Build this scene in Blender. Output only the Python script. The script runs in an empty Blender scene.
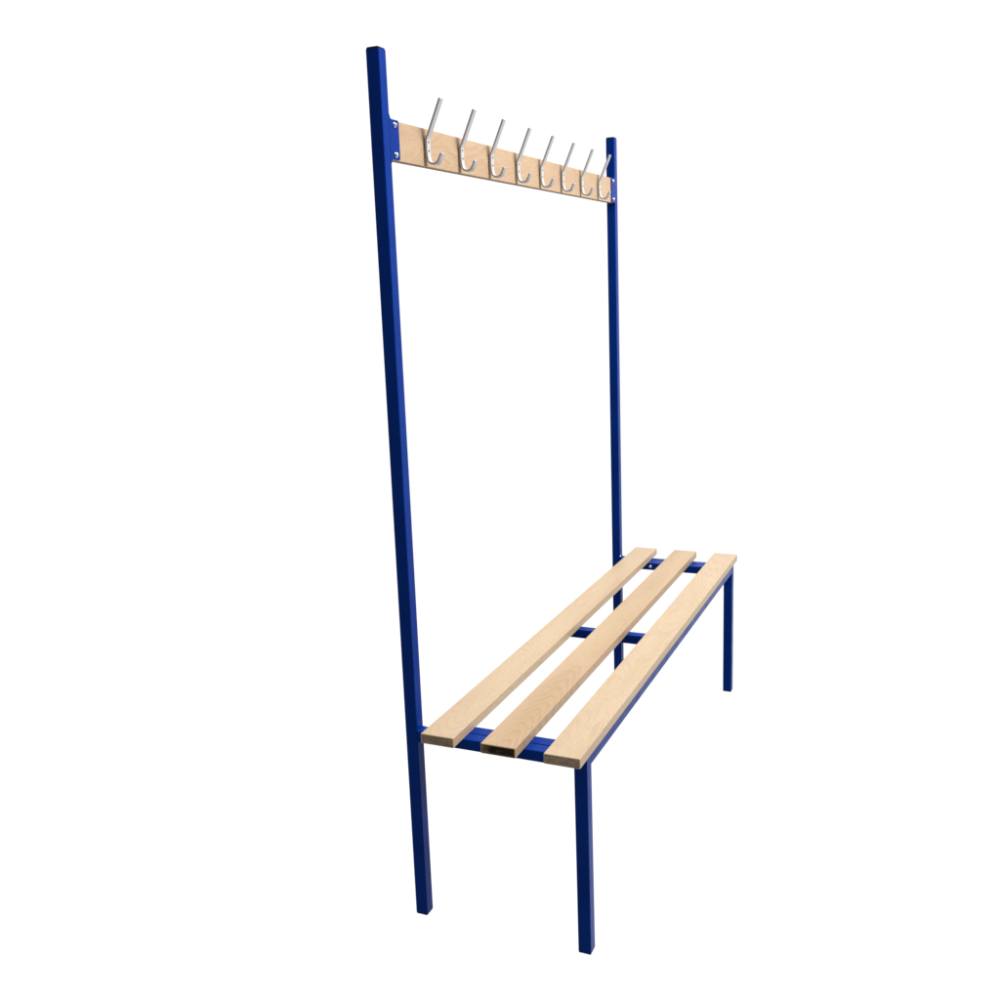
import bpy, bmesh, math, random
from mathutils import Vector, Matrix

scene = bpy.context.scene
col = scene.collection

# ------------------------------------------------------------------ camera
cam_data = bpy.data.cameras.new("camera")
cam = bpy.data.objects.new("camera", cam_data)
col.objects.link(cam)
PITCH, ROLL, YAW = -0.1955, -0.03326, 0.40749
FPX, PX, PY = 1002.78, 521.663, 482.498
cam_data.sensor_width = 36.0
cam_data.lens = FPX / 1000 * 36.0
cam_data.shift_x = -(PX - 500) / 1000
cam_data.shift_y = (PY - 500) / 1000
cam_data.clip_start = 0.05
cam_data.clip_end = 1000


def cam_axes():
    c, s = math.cos, math.sin
    rz = Matrix(((c(-YAW), -s(-YAW), 0), (s(-YAW), c(-YAW), 0), (0, 0, 1)))
    ry = Matrix(((c(PITCH), 0, -s(PITCH)), (0, 1, 0), (s(PITCH), 0, c(PITCH))))
    rx = Matrix(((1, 0, 0), (0, c(ROLL), -s(ROLL)), (0, s(ROLL), c(ROLL))))
    m = rz @ ry @ rx
    flip = lambda v: Vector((v[0], -v[1], v[2]))
    return flip(m.col[0]), flip(m.col[1]), flip(m.col[2])


fwd, right, up = cam_axes()
mw = Matrix.Identity(4)
for i in range(3):
    mw[i][0] = right[i]
    mw[i][1] = up[i]
    mw[i][2] = -fwd[i]
mw[0][3], mw[1][3], mw[2][3] = -1.69824, -0.98937, 1.33704
cam.matrix_world = mw
scene.camera = cam

# ------------------------------------------------------------------ world: a bright white studio, dim behind the camera
W_BRIGHT, W_DARK = 1.06, 0.32
world = bpy.data.worlds.new("World")
scene.world = world
world.use_nodes = True
wn = world.node_tree
wn.nodes.clear()
wo = wn.nodes.new("ShaderNodeOutputWorld")
bg = wn.nodes.new("ShaderNodeBackground")
tc = wn.nodes.new("ShaderNodeTexCoord")
dot = wn.nodes.new("ShaderNodeVectorMath")
dot.operation = 'DOT_PRODUCT'
dot.inputs[1].default_value = (0.9006, 0.3888, -0.1943)
mr = wn.nodes.new("ShaderNodeMapRange")
mr.interpolation_type = 'SMOOTHSTEP'
mr.inputs['From Min'].default_value = 0.24
mr.inputs['From Max'].default_value = 0.60
mr.inputs['To Min'].default_value = W_DARK
mr.inputs['To Max'].default_value = W_BRIGHT
wn.links.new(tc.outputs['Generated'], dot.inputs[0])
wn.links.new(dot.outputs['Value'], mr.inputs['Value'])
wn.links.new(mr.outputs['Result'], bg.inputs['Strength'])
bg.inputs['Color'].default_value = (1, 1, 1, 1)
wn.links.new(bg.outputs[0], wo.inputs['Surface'])

# ------------------------------------------------------------------ softbox on the seat side, above
def area(name, loc, target, size, power, color=(1, 1, 1)):
    l = bpy.data.lights.new(name, 'AREA')
    l.shape = 'RECTANGLE'
    l.size, l.size_y = size
    l.energy = power
    l.color = color
    o = bpy.data.objects.new(name, l)
    col.objects.link(o)
    o.location = loc
    o.rotation_euler = (Vector(target) - Vector(loc)).to_track_quat('-Z', 'Y').to_euler()
    return o


area("softbox_light", (1.0, -2.0, 3.85), (0.6, 0, 0.9), (1.3, 1.3), 228, (1, 0.985, 0.96))

scene.view_settings.view_transform = 'Standard'
scene.view_settings.look = 'None'
scene.view_settings.exposure = 0
scene.view_settings.gamma = 1
scene.render.resolution_x = 1024
scene.render.resolution_y = 1024

# ------------------------------------------------------------------ dimensions (metres)
S = 0.0276            # square tube of posts and legs
H = 1.7705             # post height
L = 1.430             # overall frame length
D = 0.3744            # frame depth
ZS = 0.450            # top of the seat slats
T = 0.0213            # slat thickness
ZT = ZS - T           # top of the frame rails
HR = 0.0240           # rail height
X0, X1 = -0.0446, 1.4722   # slat ends
SL = ((0.0337, 0.1077), (0.1676, 0.2428), (0.3018, 0.3768))
ZB0, ZB1 = 1.5750, 1.6482  # hook board
PW = 0.0322           # mounting plate reach past the post


# ------------------------------------------------------------------ material helpers
def new_mat(name):
    m = bpy.data.materials.new(name)
    m.use_nodes = True
    nt = m.node_tree
    b = nt.nodes['Principled BSDF']
    return m, nt, b


def N(nt, kind, **kw):
    n = nt.nodes.new(kind)
    for k, v in kw.items():
        setattr(n, k, v)
    return n


def ramp(nt, stops):
    r = N(nt, 'ShaderNodeValToRGB')
    el = r.color_ramp.elements
    while len(el) > 1:
        el.remove(el[-1])
    el[0].position, el[0].color = stops[0][0], (*stops[0][1], 1)
    for p, c in stops[1:]:
        e = el.new(p)
        e.color = (*c, 1)
    return r


def g(v):
    return (v, v, v)


def mixc(nt, fac, a, b, blend='MIX'):
    m = N(nt, 'ShaderNodeMix', data_type='RGBA', blend_type=blend)
    for sock, val in ((m.inputs[0], fac), (m.inputs[6], a), (m.inputs[7], b)):
        if hasattr(val, 'is_output'):
            nt.links.new(val, sock)
        elif isinstance(val, (int, float)):
            sock.default_value = val
        else:
            sock.default_value = (*val, 1)
    return m.outputs[2]


def paint_blue():
    m, nt, b = new_mat("blue_powder_coat")
    tcn = N(nt, 'ShaderNodeTexCoord')
    n1 = N(nt, 'ShaderNodeTexNoise')
    n1.inputs['Scale'].default_value = 9
    n1.inputs['Detail'].default_value = 4
    nt.links.new(tcn.outputs['Object'], n1.inputs['Vector'])
    r = ramp(nt, [(0.3, (0.0010, 0.024, 0.205)), (0.7, (0.0015, 0.034, 0.250))])
    nt.links.new(n1.outputs['Fac'], r.inputs['Fac'])
    nt.links.new(r.outputs['Color'], b.inputs['Base Color'])
    # orange-peel of the coating
    n2 = N(nt, 'ShaderNodeTexNoise')
    n2.inputs['Scale'].default_value = 260
    n2.inputs['Detail'].default_value = 2
    nt.links.new(tcn.outputs['Object'], n2.inputs['Vector'])
    n3 = N(nt, 'ShaderNodeTexNoise')
    n3.inputs['Scale'].default_value = 22
    n3.inputs['Detail'].default_value = 3
    nt.links.new(tcn.outputs['Object'], n3.inputs['Vector'])
    ad = N(nt, 'ShaderNodeMath', operation='MULTIPLY_ADD')
    nt.links.new(n3.outputs['Fac'], ad.inputs[0])
    ad.inputs[1].default_value = 3.0
    nt.links.new(n2.outputs['Fac'], ad.inputs[2])
    bp = N(nt, 'ShaderNodeBump')
    bp.inputs['Strength'].default_value = 0.25
    bp.inputs['Distance'].default_value = 0.0006
    nt.links.new(ad.outputs[0], bp.inputs['Height'])
    nt.links.new(bp.outputs[0], b.inputs['Normal'])
    rr = ramp(nt, [(0.35, g(0.18)), (0.7, g(0.34))])
    nt.links.new(n3.outputs['Fac'], rr.inputs['Fac'])
    nt.links.new(rr.outputs['Color'], b.inputs['Roughness'])
    b.inputs['Specular IOR Level'].default_value = 0.045
    return m


def wood(name, seed, light, dark, cathedral=0.0, knots=0.5, centre=(0, 0), slab_y=0.07, vertical=False, flame=None):
    """beech: soft flecks along the length, annual rings as long flames"""
    m, nt, b = new_mat(name)
    tcn = N(nt, 'ShaderNodeTexCoord')
    mp = N(nt, 'ShaderNodeMapping')
    mp.inputs['Location'].default_value = (seed * 3.17, seed * 1.31, seed * 0.77)
    nt.links.new(tcn.outputs['Object'], mp.inputs['Vector'])
    # broad warm / pale drift along the board
    mpa = N(nt, 'ShaderNodeMapping')
    mpa.inputs['Scale'].default_value = (2.2, 16, 16)
    nt.links.new(mp.outputs[0], mpa.inputs['Vector'])
    na = N(nt, 'ShaderNodeTexNoise')
    na.inputs['Scale'].default_value = 1.0
    na.inputs['Detail'].default_value = 3
    nt.links.new(mpa.outputs[0], na.inputs['Vector'])
    ra = ramp(nt, [(0.3, dark), (0.72, light)])
    nt.links.new(na.outputs['Fac'], ra.inputs['Fac'])
    # flame figure: iso-lines of a stretched smooth field
    mpb = N(nt, 'ShaderNodeMapping')
    mpb.inputs['Scale'].default_value = (2.6, 13, 13) if not vertical else (4.5, 9, 9)
    nt.links.new(mp.outputs[0], mpb.inputs['Vector'])
    nb = N(nt, 'ShaderNodeTexNoise')
    nb.inputs['Scale'].default_value = 0.8
    nb.inputs['Detail'].default_value = 1.2
    nb.inputs['Distortion'].default_value = 0.3
    nt.links.new(mpb.outputs[0], nb.inputs['Vector'])
    mu = N(nt, 'ShaderNodeMath', operation='MULTIPLY')
    mu.inputs[1].default_value = 26.0
    nt.links.new(nb.outputs['Fac'], mu.inputs[0])
    fr = N(nt, 'ShaderNodeMath', operation='FRACT')
    nt.links.new(mu.outputs[0], fr.inputs[0])
    rb = ramp(nt, [(0.0, g(1.0)), (0.12, g(0.0)), (0.55, g(0.12)), (0.93, g(0.75)), (1.0, g(1.0))])
    nt.links.new(fr.outputs[0], rb.inputs['Fac'])
    # the figure is strong in some stretches and absent in others
    nm = N(nt, 'ShaderNodeTexNoise')
    nm.inputs['Scale'].default_value = 3.0
    nm.inputs['Detail'].default_value = 1.0
    nt.links.new(mp.outputs[0], nm.inputs['Vector'])
    rm = ramp(nt, [(0.42 - 0.2 * cathedral, g(0.04)), (0.62 - 0.1 * cathedral, g(0.28 + 0.3 * cathedral))])
    nt.links.new(nm.outputs['Fac'], rm.inputs['Fac'])
    ff = N(nt, 'ShaderNodeMath', operation='MULTIPLY')
    nt.links.new(rb.outputs['Color'], ff.inputs[0])
    nt.links.new(rm.outputs['Color'], ff.inputs[1])
    fac = ff.outputs[0]
    if flame:
        fx, fy, fs = flame
        sp = N(nt, 'ShaderNodeSeparateXYZ')
        nt.links.new(tcn.outputs['Object'], sp.inputs[0])
        wn_ = N(nt, 'ShaderNodeTexNoise')
        wn_.inputs['Detail'].default_value = 3
        mpw = N(nt, 'ShaderNodeMapping')
        mpw.inputs['Scale'].default_value = (7, 34, 34)
        nt.links.new(mp.outputs[0], mpw.inputs['Vector'])
        nt.links.new(mpw.outputs[0], wn_.inputs['Vector'])
        wn_.inputs['Scale'].default_value = 1.0

        def mth(op, a, b_=None, c_=None):
            q = N(nt, 'ShaderNodeMath', operation=op)
            for i_, v_ in enumerate((a, b_, c_)):
                if v_ is None:
                    continue
                if hasattr(v_, 'is_output'):
                    nt.links.new(v_, q.inputs[i_])
                else:
                    q.inputs[i_].default_value = v_
            return q.outputs[0]
        yy = mth('SUBTRACT', sp.outputs['Y'], -fy)
        yy = mth('MULTIPLY', yy, 1 / 0.016)
        root = mth('SQRT', mth('MULTIPLY_ADD', yy, yy, 1.3))
        # hyperbola tips march along the board
        xf = mth('ADD', mth('MULTIPLY', root, 0.075), sp.outputs['X'])
        xf = mth('MULTIPLY_ADD', wn_.outputs['Fac'], 0.11, xf)
        ph = mth('MULTIPLY', mth('SUBTRACT', xf, fx), 24.0)
        band = mth('FRACT', ph)
        rr = ramp(nt, [(0.0, g(0.15)), (0.6, g(0.35)), (0.93, g(1.0)), (1.0, g(0.15))])
        nt.links.new(band, rr.inputs['Fac'])
        inside = N(nt, 'ShaderNodeMapRange')
        inside.inputs['From Min'].default_value = 0.012
        inside.inputs['From Max'].default_value = -0.012
        nt.links.new(mth('SUBTRACT', xf, fx), inside.inputs['Value'])
        fl = mth('MULTIPLY', mth('MULTIPLY', rr.outputs['Color'], inside.outputs[0]), fs)
        fac = mth('ADD', mth('MULTIPLY', ff.outputs[0], 0.45), fl)
    figure = tuple(c * k for c, k in zip(dark, (0.80, 0.70, 0.60)))
    c1 = mixc(nt, fac, ra.outputs['Color'], figure)
    # fine pores and ray flecks along the grain
    mpc = N(nt, 'ShaderNodeMapping')
    mpc.inputs['Scale'].default_value = (55, 700, 700)
    nt.links.new(mp.outputs[0], mpc.inputs['Vector'])
    nc = N(nt, 'ShaderNodeTexNoise')
    nc.inputs['Scale'].default_value = 1.0
    nc.inputs['Detail'].default_value = 3
    nt.links.new(mpc.outputs[0], nc.inputs['Vector'])
    rc = ramp(nt, [(0.30, g(0.86)), (0.48, g(1.0)), (0.75, g(1.05))])
    nt.links.new(nc.outputs['Fac'], rc.inputs['Fac'])
    c2 = mixc(nt, 1.0, c1, rc.outputs['Color'], 'MULTIPLY')
    # a few pin knots
    vo = N(nt, 'ShaderNodeTexVoronoi')
    vo.inputs['Scale'].default_value = 7.0
    nt.links.new(mp.outputs[0], vo.inputs['Vector'])
    rv = ramp(nt, [(0.0, g(1.0)), (0.022, g(0.6)), (0.03, g(0.0))])
    nt.links.new(vo.outputs['Distance'], rv.inputs['Fac'])
    kv = N(nt, 'ShaderNodeMath', operation='MULTIPLY')
    kv.inputs[1].default_value = knots
    nt.links.new(rv.outputs['Color'], kv.inputs[0])
    c3 = mixc(nt, kv.outputs[0], c2, (0.16, 0.09, 0.045))
    nt.links.new(c3, b.inputs['Base Color'])
    b.inputs['Roughness'].default_value = 0.42
    b.inputs['Specular IOR Level'].default_value = 0.3
    bp = N(nt, 'ShaderNodeBump')
    bp.inputs['Strength'].default_value = 0.12
    bp.inputs['Distance'].default_value = 0.0004
    nt.links.new(nc.outputs['Fac'], bp.inputs['Height'])
    nt.links.new(bp.outputs[0], b.inputs['Normal'])
    return m


def endgrain(name, seed, base, darken=0.0):
    m, nt, b = new_mat(name)
    tcn = N(nt, 'ShaderNodeTexCoord')
    mp = N(nt, 'ShaderNodeMapping')
    mp.inputs['Location'].default_value = (seed, seed * 2.3, seed)
    nt.links.new(tcn.outputs['Object'], mp.inputs['Vector'])
    n1 = N(nt, 'ShaderNodeTexNoise')
    n1.inputs['Scale'].default_value = 260
    n1.inputs['Detail'].default_value = 4
    nt.links.new(mp.outputs[0], n1.inputs['Vector'])
    mp2 = N(nt, 'ShaderNodeMapping')
    mp2.inputs['Scale'].default_value = (1, 1, 5)
    nt.links.new(mp.outputs[0], mp2.inputs['Vector'])
    n2 = N(nt, 'ShaderNodeTexNoise')
    n2.inputs['Scale'].default_value = 45
    n2.inputs['Distortion'].default_value = 1.0
    nt.links.new(mp2.outputs[0], n2.inputs['Vector'])
    r1 = ramp(nt, [(0.3, tuple(c * 0.72 for c in base)), (0.7, tuple(c * 1.15 for c in base))])
    nt.links.new(n1.outputs['Fac'], r1.inputs['Fac'])
    r2 = ramp(nt, [(0.35, g(0.75)), (0.65, g(1.1))])
    nt.links.new(n2.outputs['Fac'], r2.inputs['Fac'])
    c = mixc(nt, 1.0, r1.outputs['Color'], r2.outputs['Color'], 'MULTIPLY')
    if darken:
        # dark tone over the cut end, fading towards its back edge
        sx = N(nt, 'ShaderNodeSeparateXYZ')
        nt.links.new(tcn.outputs['Object'], sx.inputs[0])
        ny = N(nt, 'ShaderNodeMath', operation='MULTIPLY_ADD')
        nt.links.new(n2.outputs['Fac'], ny.inputs[0])
        ny.inputs[1].default_value = 0.03
        nt.links.new(sx.outputs['Y'], ny.inputs[2])
        mrn = N(nt, 'ShaderNodeMapRange')
        mrn.inputs['From Min'].default_value = -0.150
        mrn.inputs['From Max'].default_value = -0.178
        nt.links.new(ny.outputs[0], mrn.inputs['Value'])
        st = N(nt, 'ShaderNodeMath', operation='MULTIPLY')
        nt.links.new(mrn.outputs[0], st.inputs[0])
        st.inputs[1].default_value = darken
        n5 = N(nt, 'ShaderNodeTexNoise')
        n5.inputs['Scale'].default_value = 1.0
        n5.inputs['Detail'].default_value = 4
        mp5 = N(nt, 'ShaderNodeMapping')
        mp5.inputs['Scale'].default_value = (1, 70, 190)
        nt.links.new(mp.outputs[0], mp5.inputs['Vector'])
        nt.links.new(mp5.outputs[0], n5.inputs['Vector'])
        r5 = ramp(nt, [(0.30, g(0.75)), (0.50, g(1.0))])
        nt.links.new(n5.outputs['Fac'], r5.inputs['Fac'])
        # the dark tone weakens near the lower edge
        mz = N(nt, 'ShaderNodeMapRange')
        mz.inputs['From Min'].default_value = 0.4300
        mz.inputs['From Max'].default_value = 0.4345
        mz.inputs['To Min'].default_value = 0.35
        nt.links.new(sx.outputs['Z'], mz.inputs['Value'])
        s2_ = N(nt, 'ShaderNodeMath', operation='MULTIPLY')
        nt.links.new(st.outputs[0], s2_.inputs[0])
        nt.links.new(r5.outputs['Color'], s2_.inputs[1])
        s3_ = N(nt, 'ShaderNodeMath', operation='MULTIPLY')
        nt.links.new(s2_.outputs[0], s3_.inputs[0])
        nt.links.new(mz.outputs[0], s3_.inputs[1])
        c = mixc(nt, s3_.outputs[0], c, (0.012, 0.008, 0.005))
    nt.links.new(c, b.inputs['Base Color'])
    b.inputs['Roughness'].default_value = 0.8
    b.inputs['Specular IOR Level'].default_value = 0.15
    return m


def metal(name, base, rough, metallic=1.0):
    m, nt, b = new_mat(name)
    tcn = N(nt, 'ShaderNodeTexCoord')
    mp = N(nt, 'ShaderNodeMapping')
    mp.inputs['Scale'].default_value = (900, 60, 60)
    nt.links.new(tcn.outputs['Object'], mp.inputs['Vector'])
    n = N(nt, 'ShaderNodeTexNoise')
    n.inputs['Scale'].default_value = 1
    n.inputs['Detail'].default_value = 2
    nt.links.new(mp.outputs[0], n.inputs['Vector'])
    r = ramp(nt, [(0.3, g(rough - 0.07)), (0.7, g(rough + 0.07))])
    nt.links.new(n.outputs['Fac'], r.inputs['Fac'])
    nt.links.new(r.outputs['Color'], b.inputs['Roughness'])
    b.inputs['Base Color'].default_value = (*base, 1)
    b.inputs['Metallic'].default_value = metallic
    return m


def plain(name, base, rough, spec=0.4, noise=0.0, scale=40):
    m, nt, b = new_mat(name)
    tcn = N(nt, 'ShaderNodeTexCoord')
    n = N(nt, 'ShaderNodeTexNoise')
    n.inputs['Scale'].default_value = scale
    nt.links.new(tcn.outputs['Object'], n.inputs['Vector'])
    r = ramp(nt, [(0.3, tuple(c * (1 - noise) for c in base)), (0.7, base)])
    nt.links.new(n.outputs['Fac'], r.inputs['Fac'])
    nt.links.new(r.outputs['Color'], b.inputs['Base Color'])
    b.inputs['Roughness'].default_value = rough
    b.inputs['Specular IOR Level'].default_value = spec
    return m


M_BLUE = paint_blue()
M_STEEL = metal("brushed_aluminium", (0.50, 0.50, 0.515), 0.36, 0.12)
M_ZINC = metal("zinc_plated_steel", (0.80, 0.80, 0.82), 0.22)
M_CAP = plain("black_plastic_cap", (0.004, 0.006, 0.022), 0.4, 0.3)
M_HOLE = plain("dark_screw_recess", (0.05, 0.05, 0.055), 0.5, 0.3)
LIGHT, DARKW = (0.56, 0.425, 0.282), (0.505, 0.364, 0.228)
M_W1 = wood("beech_back_slat", 1.0, LIGHT, DARKW, 0.05)
M_W2 = wood("beech_middle_slat", 4.3, (0.53, 0.385, 0.245), (0.465, 0.320, 0.190), 0.3, flame=(0.54, 0.215, 0.6))
M_W3 = wood("beech_front_slat", 7.7, (0.56, 0.430, 0.292), (0.505, 0.375, 0.242), 0.1, 0.9)
M_WB = wood("beech_hook_board", 2.6, (0.485, 0.345, 0.222), (0.435, 0.297, 0.185), 0.55, 0.2, vertical=True)
M_E1 = endgrain("beech_end_grain_and_shade", 1.0, (0.36, 0.25, 0.16))
M_E2 = endgrain("dark_end_grain", 5.0, (0.30, 0.20, 0.12), 0.97)
M_E3 = endgrain("pale_end_grain", 9.0, (0.42, 0.31, 0.21))


# ------------------------------------------------------------------ mesh helpers (front of the bench is -Y; y given as distance to the front)
def link(name, bm, mats, parent=None, smooth=True, autosmooth=40):
    bmesh.ops.recalc_face_normals(bm, faces=bm.faces)
    me = bpy.data.meshes.new(name)
    bm.to_mesh(me)
    bm.free()
    for m in (mats if isinstance(mats, (list, tuple)) else [mats]):
        me.materials.append(m)
    if smooth:
        for p in me.polygons:
            p.use_smooth = True
        me.set_sharp_from_angle(angle=math.radians(autosmooth))
    o = bpy.data.objects.new(name, me)
    col.objects.link(o)
    if smooth:
        wm = o.modifiers.new("weighted_normals", 'WEIGHTED_NORMAL')
        wm.keep_sharp = True
        wm.weight = 90
    if parent:
        o.parent = parent
    return o


def box_bm(x0, x1, y0, y1, z0, z1, bevel=0.0, seg=3, bm=None, edges='all'):
    """box; bevel the edges: 'all' or only those along one axis"""
    own = bm is None
    b = bmesh.new()
    bmesh.ops.create_cube(b, size=1)
    for v in b.verts:
        v.co = Vector((x0 + (v.co.x + .5) * (x1 - x0), -(y0 + (v.co.y + .5) * (y1 - y0)), z0 + (v.co.z + .5) * (z1 - z0)))
    bmesh.ops.recalc_face_normals(b, faces=b.faces)
    if bevel:
        es = b.edges[:]
        if edges != 'all':
            ax = 'xyz'.index(edges)
            es = [e for e in es if abs((e.verts[0].co - e.verts[1].co)[ax]) > 1e-6]
        bmesh.ops.bevel(b, geom=es, offset=bevel, segments=seg, profile=0.5, affect='EDGES')
    if own:
        return b
    me = bpy.data.meshes.new("tmp")
    b.to_mesh(me)
    b.free()
    bm.from_mesh(me)
    bpy.data.meshes.remove(me)
    return bm


def tube(name, x0, x1, y0, y1, z0, z1, axis, parent, mat=None, r=0.0025):
    return link(name, box_bm(x0, x1, y0, y1, z0, z1, r, 3, edges=axis), mat or M_BLUE, parent)


def dome_bm(centre, axis, radius, height, flange=0.0, seg=20, rings=6):
    """pan / dome head sitting on a surface, pointing along axis"""
    bm = bmesh.new()
    prof = []
    if flange:
        prof += [(radius * 1.25, 0.0), (radius * 1.25, flange)]
    prof.append((radius, flange))
    for i in range(1, rings + 1):
        a = i / rings * math.pi / 2
        prof.append((radius * math.cos(a), flange + height * math.sin(a)))
    q = Vector(axis).to_track_quat('Z', 'Y')
    c = Vector(centre)
    loops = []
    for rr, hh in prof[:-1]:
        loops.append([bm.verts.new(c + q @ Vector((rr * math.cos(2 * math.pi * k / seg), rr * math.sin(2 * math.pi * k / seg), hh))) for k in range(seg)])
    top = bm.verts.new(c + q @ Vector((0, 0, prof[-1][1])))
    for a, b_ in zip(loops, loops[1:]):
        for k in range(seg):
            bm.faces.new((a[k], a[(k + 1) % seg], b_[(k + 1) % seg], b_[k]))
    for k in range(seg):
        bm.faces.new((loops[-1][k], loops[-1][(k + 1) % seg], top))
    bm.faces.new(loops[0][::-1])
    return bm


def strip_bm(x0, x1, path, thick, bevel=0.0009):
    """flat bar bent along a (y, z) path; path is the centre line"""
    bm = bmesh.new()
    pts = [Vector((p[0], p[1])) for p in path]
    n = len(pts)
    a, c = [], []
    for i, p in enumerate(pts):
        t = (pts[min(i + 1, n - 1)] - pts[max(i - 1, 0)]).normalized()
        nr = Vector((-t.y, t.x))
        a.append(p + nr * thick / 2)
        c.append(p - nr * thick / 2)
    outline = a + c[::-1]
    f0 = [bm.verts.new((x0, -q.x, q.y)) for q in outline]
    f1 = [bm.verts.new((x1, -q.x, q.y)) for q in outline]
    m = len(outline)
    for i in range(m):
        j = (i + 1) % m
        bm.faces.new((f0[i], f0[j], f1[j], f1[i]))
    for i in range(n - 1):   # side faces as quads
        bm.faces.new((f0[i], f0[i + 1], f0[m - 2 - i], f0[m - 1 - i]))
        bm.faces.new((f1[i], f1[i + 1], f1[m - 2 - i], f1[m - 1 - i]))
    bmesh.ops.recalc_face_normals(bm, faces=bm.faces)
    sharp = [e for e in bm.edges if len(e.link_faces) == 2 and e.calc_face_angle(0) > math.radians(60)]
    bmesh.ops.bevel(bm, geom=sharp, offset=bevel, segments=2, profile=0.5, affect='EDGES')
    return bm


# ------------------------------------------------------------------ the bench
def plate_bm(e):
    """flat tab with concave weld flares where it runs into the post"""
    zt, zb, xe = ZB1 + 0.0006, ZB0 + 0.0008, S + PW
    pts = [(S - 0.0034, zb - 0.009)]
    for k in range(7):
        a = k / 6 * math.pi / 2
        pts.append((S + 0.0065 - 0.0065 * math.cos(a), zb - 0.0065 + 0.0065 * math.sin(a)))
    for k in range(5):
        a = -math.pi / 2 + k / 4 * math.pi / 2
        pts.append((xe - 0.004 + 0.004 * math.cos(a), zb + 0.004 + 0.004 * math.sin(a)))
    for k in range(5):
        a = k / 4 * math.pi / 2
        pts.append((xe - 0.004 + 0.004 * math.cos(a), zt - 0.004 + 0.004 * math.sin(a)))
    for k in range(7):
        a = math.pi / 2 - k / 6 * math.pi / 2
        pts.append((S + 0.0065 - 0.0065 * math.cos(a), zt + 0.0065 - 0.0065 * math.sin(a)))
    pts.append((S - 0.0034, zt + 0.009))
    if e:
        pts = [(L - x, z) for x, z in pts]
    bm = bmesh.new()
    f = bm.faces.new([bm.verts.new((x, -0.0004, z)) for x, z in pts])
    ex = bmesh.ops.extrude_face_region(bm, geom=[f])
    for v in ex['geom']:
        if isinstance(v, bmesh.types.BMVert):
            v.co.y = 0.0028
    bmesh.ops.recalc_face_normals(bm, faces=bm.faces)
    es = [x for x in bm.edges if len(x.link_faces) == 2 and x.calc_face_angle(0) > 1.2 and abs(x.verts[0].co.y - x.verts[1].co.y) < 1e-6]
    bmesh.ops.bevel(bm, geom=es, offset=0.0005, segments=2, profile=0.5, affect='EDGES')
    return bm


bench = bpy.data.objects.new("cloakroom_bench", None)
col.objects.link(bench)
bench["label"] = "blue steel cloakroom bench with three beech seat slats and a rail of eight hooks"
bench["category"] = "bench"

FOOT = 0.004
for e in (0, 1):
    xa = 0.0 if e == 0 else L - S
    xb = xa + S
    sg = 1 if e == 0 else -1
    # tall post with domed plastic plug at the top, plastic foot below
    post = tube("post", xa, xb, -S, 0.0, FOOT, H - 0.002, 'z', bench)
    cap = box_bm(xa + 0.0006, xb - 0.0006, -S + 0.0006, -0.0006, H - 0.003, H + 0.0022, 0.0030, 4)
    link("end_cap", cap, M_CAP, post)
    ft = box_bm(xa + 0.0006, xb - 0.0006, -S + 0.0006, -0.0006, 0.0003, FOOT, 0.0014, 2)
    link("foot_cap", ft, M_CAP, post)
    # short front leg
    leg = tube("leg", xa, xb, D - S, D, FOOT, ZT, 'z', bench)
    ft = box_bm(xa + 0.0006, xb - 0.0006, D - S + 0.0006, D - 0.0006, 0.0003, FOOT, 0.0014, 2)
    link("foot_cap", ft, M_CAP, leg)
    # cross rail of the end frame, welded between post and leg
    ra, rb_ = (0.0011, 0.0305) if e == 0 else (L - 0.0305, L - 0.0011)
    cr = tube("cross_rail", ra, rb_, 0.0002, D - S - 0.0002, ZT - HR, ZT - 0.0002, 'y', bench, r=0.0022)
    # weld beads where the rail meets the post
    wb = bmesh.new()
    for k in range(9):
        wx = ra + 0.002 + k * 0.0030
        bmesh.ops.create_icosphere(wb, subdivisions=2, radius=0.0026, matrix=Matrix.Translation((wx, -0.0008, ZT - 0.0002 + 0.0006 * math.sin(k * 2.1))) @ Matrix.Diagonal((1.1, 0.9, 0.8, 1)))
    link("weld_bead", wb, M_BLUE, cr)
    # cross rail of the bolted-on seat frame
    ra, rb_ = (0.0315, 0.0626) if e == 0 else (L - 0.0626, L - 0.0315)
    sr = tube("seat_frame_rail", ra, rb_, 0.036, D - S - 0.0005, ZT - HR, ZT - 0.0001, 'y', bench, r=0.0022)
    face_x = rb_ if e == 0 else ra
    for yy in (0.1145, 0.2850):
        bo = link("bolt", dome_bm((face_x, -yy, ZT - HR / 2), (sg, 0, 0), 0.0042, 0.003, 0.0008), M_ZINC, sr)
    # mounting plate for the hook board, welded flush to the post front
    pl = link("mounting_plate", plate_bm(e), M_BLUE, bench)
    for zz in (ZB0 + 0.0097, ZB1 - 0.0090):
        bx = 0.0430 if e == 0 else L - 0.0490
        link("bolt", dome_bm((bx, -0.0005, zz), (0, -1, 0), 0.0042, 0.0042, 0.0010), M_ZINC, pl)
    # small bolt joining post and seat frame
    if e == 1:
        link("bolt", dome_bm((L - S + 0.004, -0.0001, 0.4315), (0, -1, 0), 0.0036, 0.003, 0.0006), M_ZINC, post)

# long rails of the seat frame and its middle support
tube("front_rail", S + 0.0005, L - S - 0.0005, D - S + 0.0006, D - 0.0006, ZT - HR, ZT - 0.0003, 'x', bench, r=0.0022)
tube("back_rail", 0.0634, L - 0.0634, 0.046, 0.070, ZT - HR, ZT - 0.0003, 'x', bench, r=0.0022)
tube("middle_rail", 0.7066 - S / 2, 0.7066 + S / 2, 0.0705, D - S + 0.0002, ZT - HR, ZT - 0.0002, 'y', bench, r=0.0022)


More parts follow.
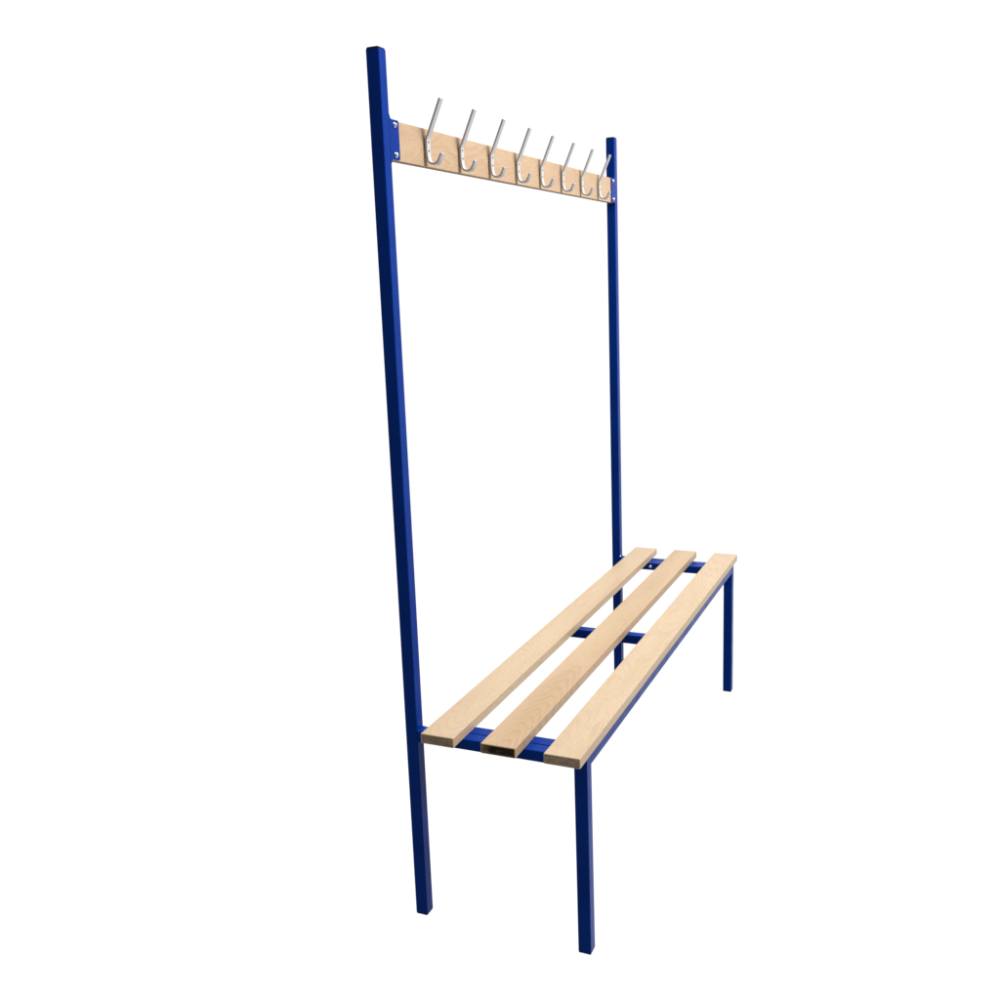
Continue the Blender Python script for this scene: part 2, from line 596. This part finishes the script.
# seat slats
def slat(y0, y1, mw_, me_):
    bm = box_bm(X0, X1, y0, y1, ZT - 0.0001, ZS + 0.0002, 0.0020, 3)
    for f in bm.faces:
        if max(abs(v.co.x - f.verts[0].co.x) for v in f.verts) < 1e-6:
            f.material_index = 1
    return link("seat_slat", bm, [mw_, me_], bench)


slat(*SL[0], M_W1, M_E1)
s2 = slat(*SL[1], M_W2, M_E2)
s2["label"] = "middle slat with flame figure and dark end"
slat(*SL[2], M_W3, M_E3)

# hook board, held behind the plates
bb = box_bm(S + 0.0006, L - S - 0.0006, -0.0205, -0.0031, ZB0, ZB1, 0.0012, 2)
for f in bb.faces:
    if max(abs(v.co.x - f.verts[0].co.x) for v in f.verts) < 1e-6:
        f.material_index = 1
for f in bb.faces:  # underside shade painted in with the darker end-grain brown
    if max(abs(v.co.z - ZB0) for v in f.verts) < 1e-6:
        f.material_index = 1
link("hook_board", bb, [M_WB, M_E1], bench)


# coat hooks: flat bar, bent forward above and curled up below
def hook_path():
    p = [(0.0365, 1.7020), (0.0060, 1.6345), (0.0030, 1.6300)]
    p += [(0.0022, 1.6240), (0.0020, 1.6060), (0.0026, 1.5960)]
    # curl
    cy, cz, ry, rz_ = 0.0165, 1.5915, 0.0135, 0.0128
    for k in range(1, 9):
        a = math.radians(195 + k * 14)
        p.append((cy + ry * math.cos(a), cz + rz_ * math.sin(a)))
    p += [(0.0290, 1.5872), (0.0345, 1.5985)]
    return p


def make_hook(x):
    w = 0.0142
    path = [(y, z) for y, z in hook_path()]
    h = link("coat_hook", strip_bm(x, x + w, path, 0.0046), M_STEEL, bench, autosmooth=28)
    for zz in (1.6215, 1.6045):
        link("screw", dome_bm((x + w / 2, -0.0044, zz), (0, -1, 0), 0.0024, 0.0007, 0.0), M_HOLE, h)
    return h


first = make_hook(0.1632)
for k in range(1, 8):
    c = first.copy()
    col.objects.link(c)
    c.location.x = 0.1537 * k
    c.location.z = -0.0002 * k
    for ch in first.children:
        d = ch.copy()
        col.objects.link(d)
        d.parent = c
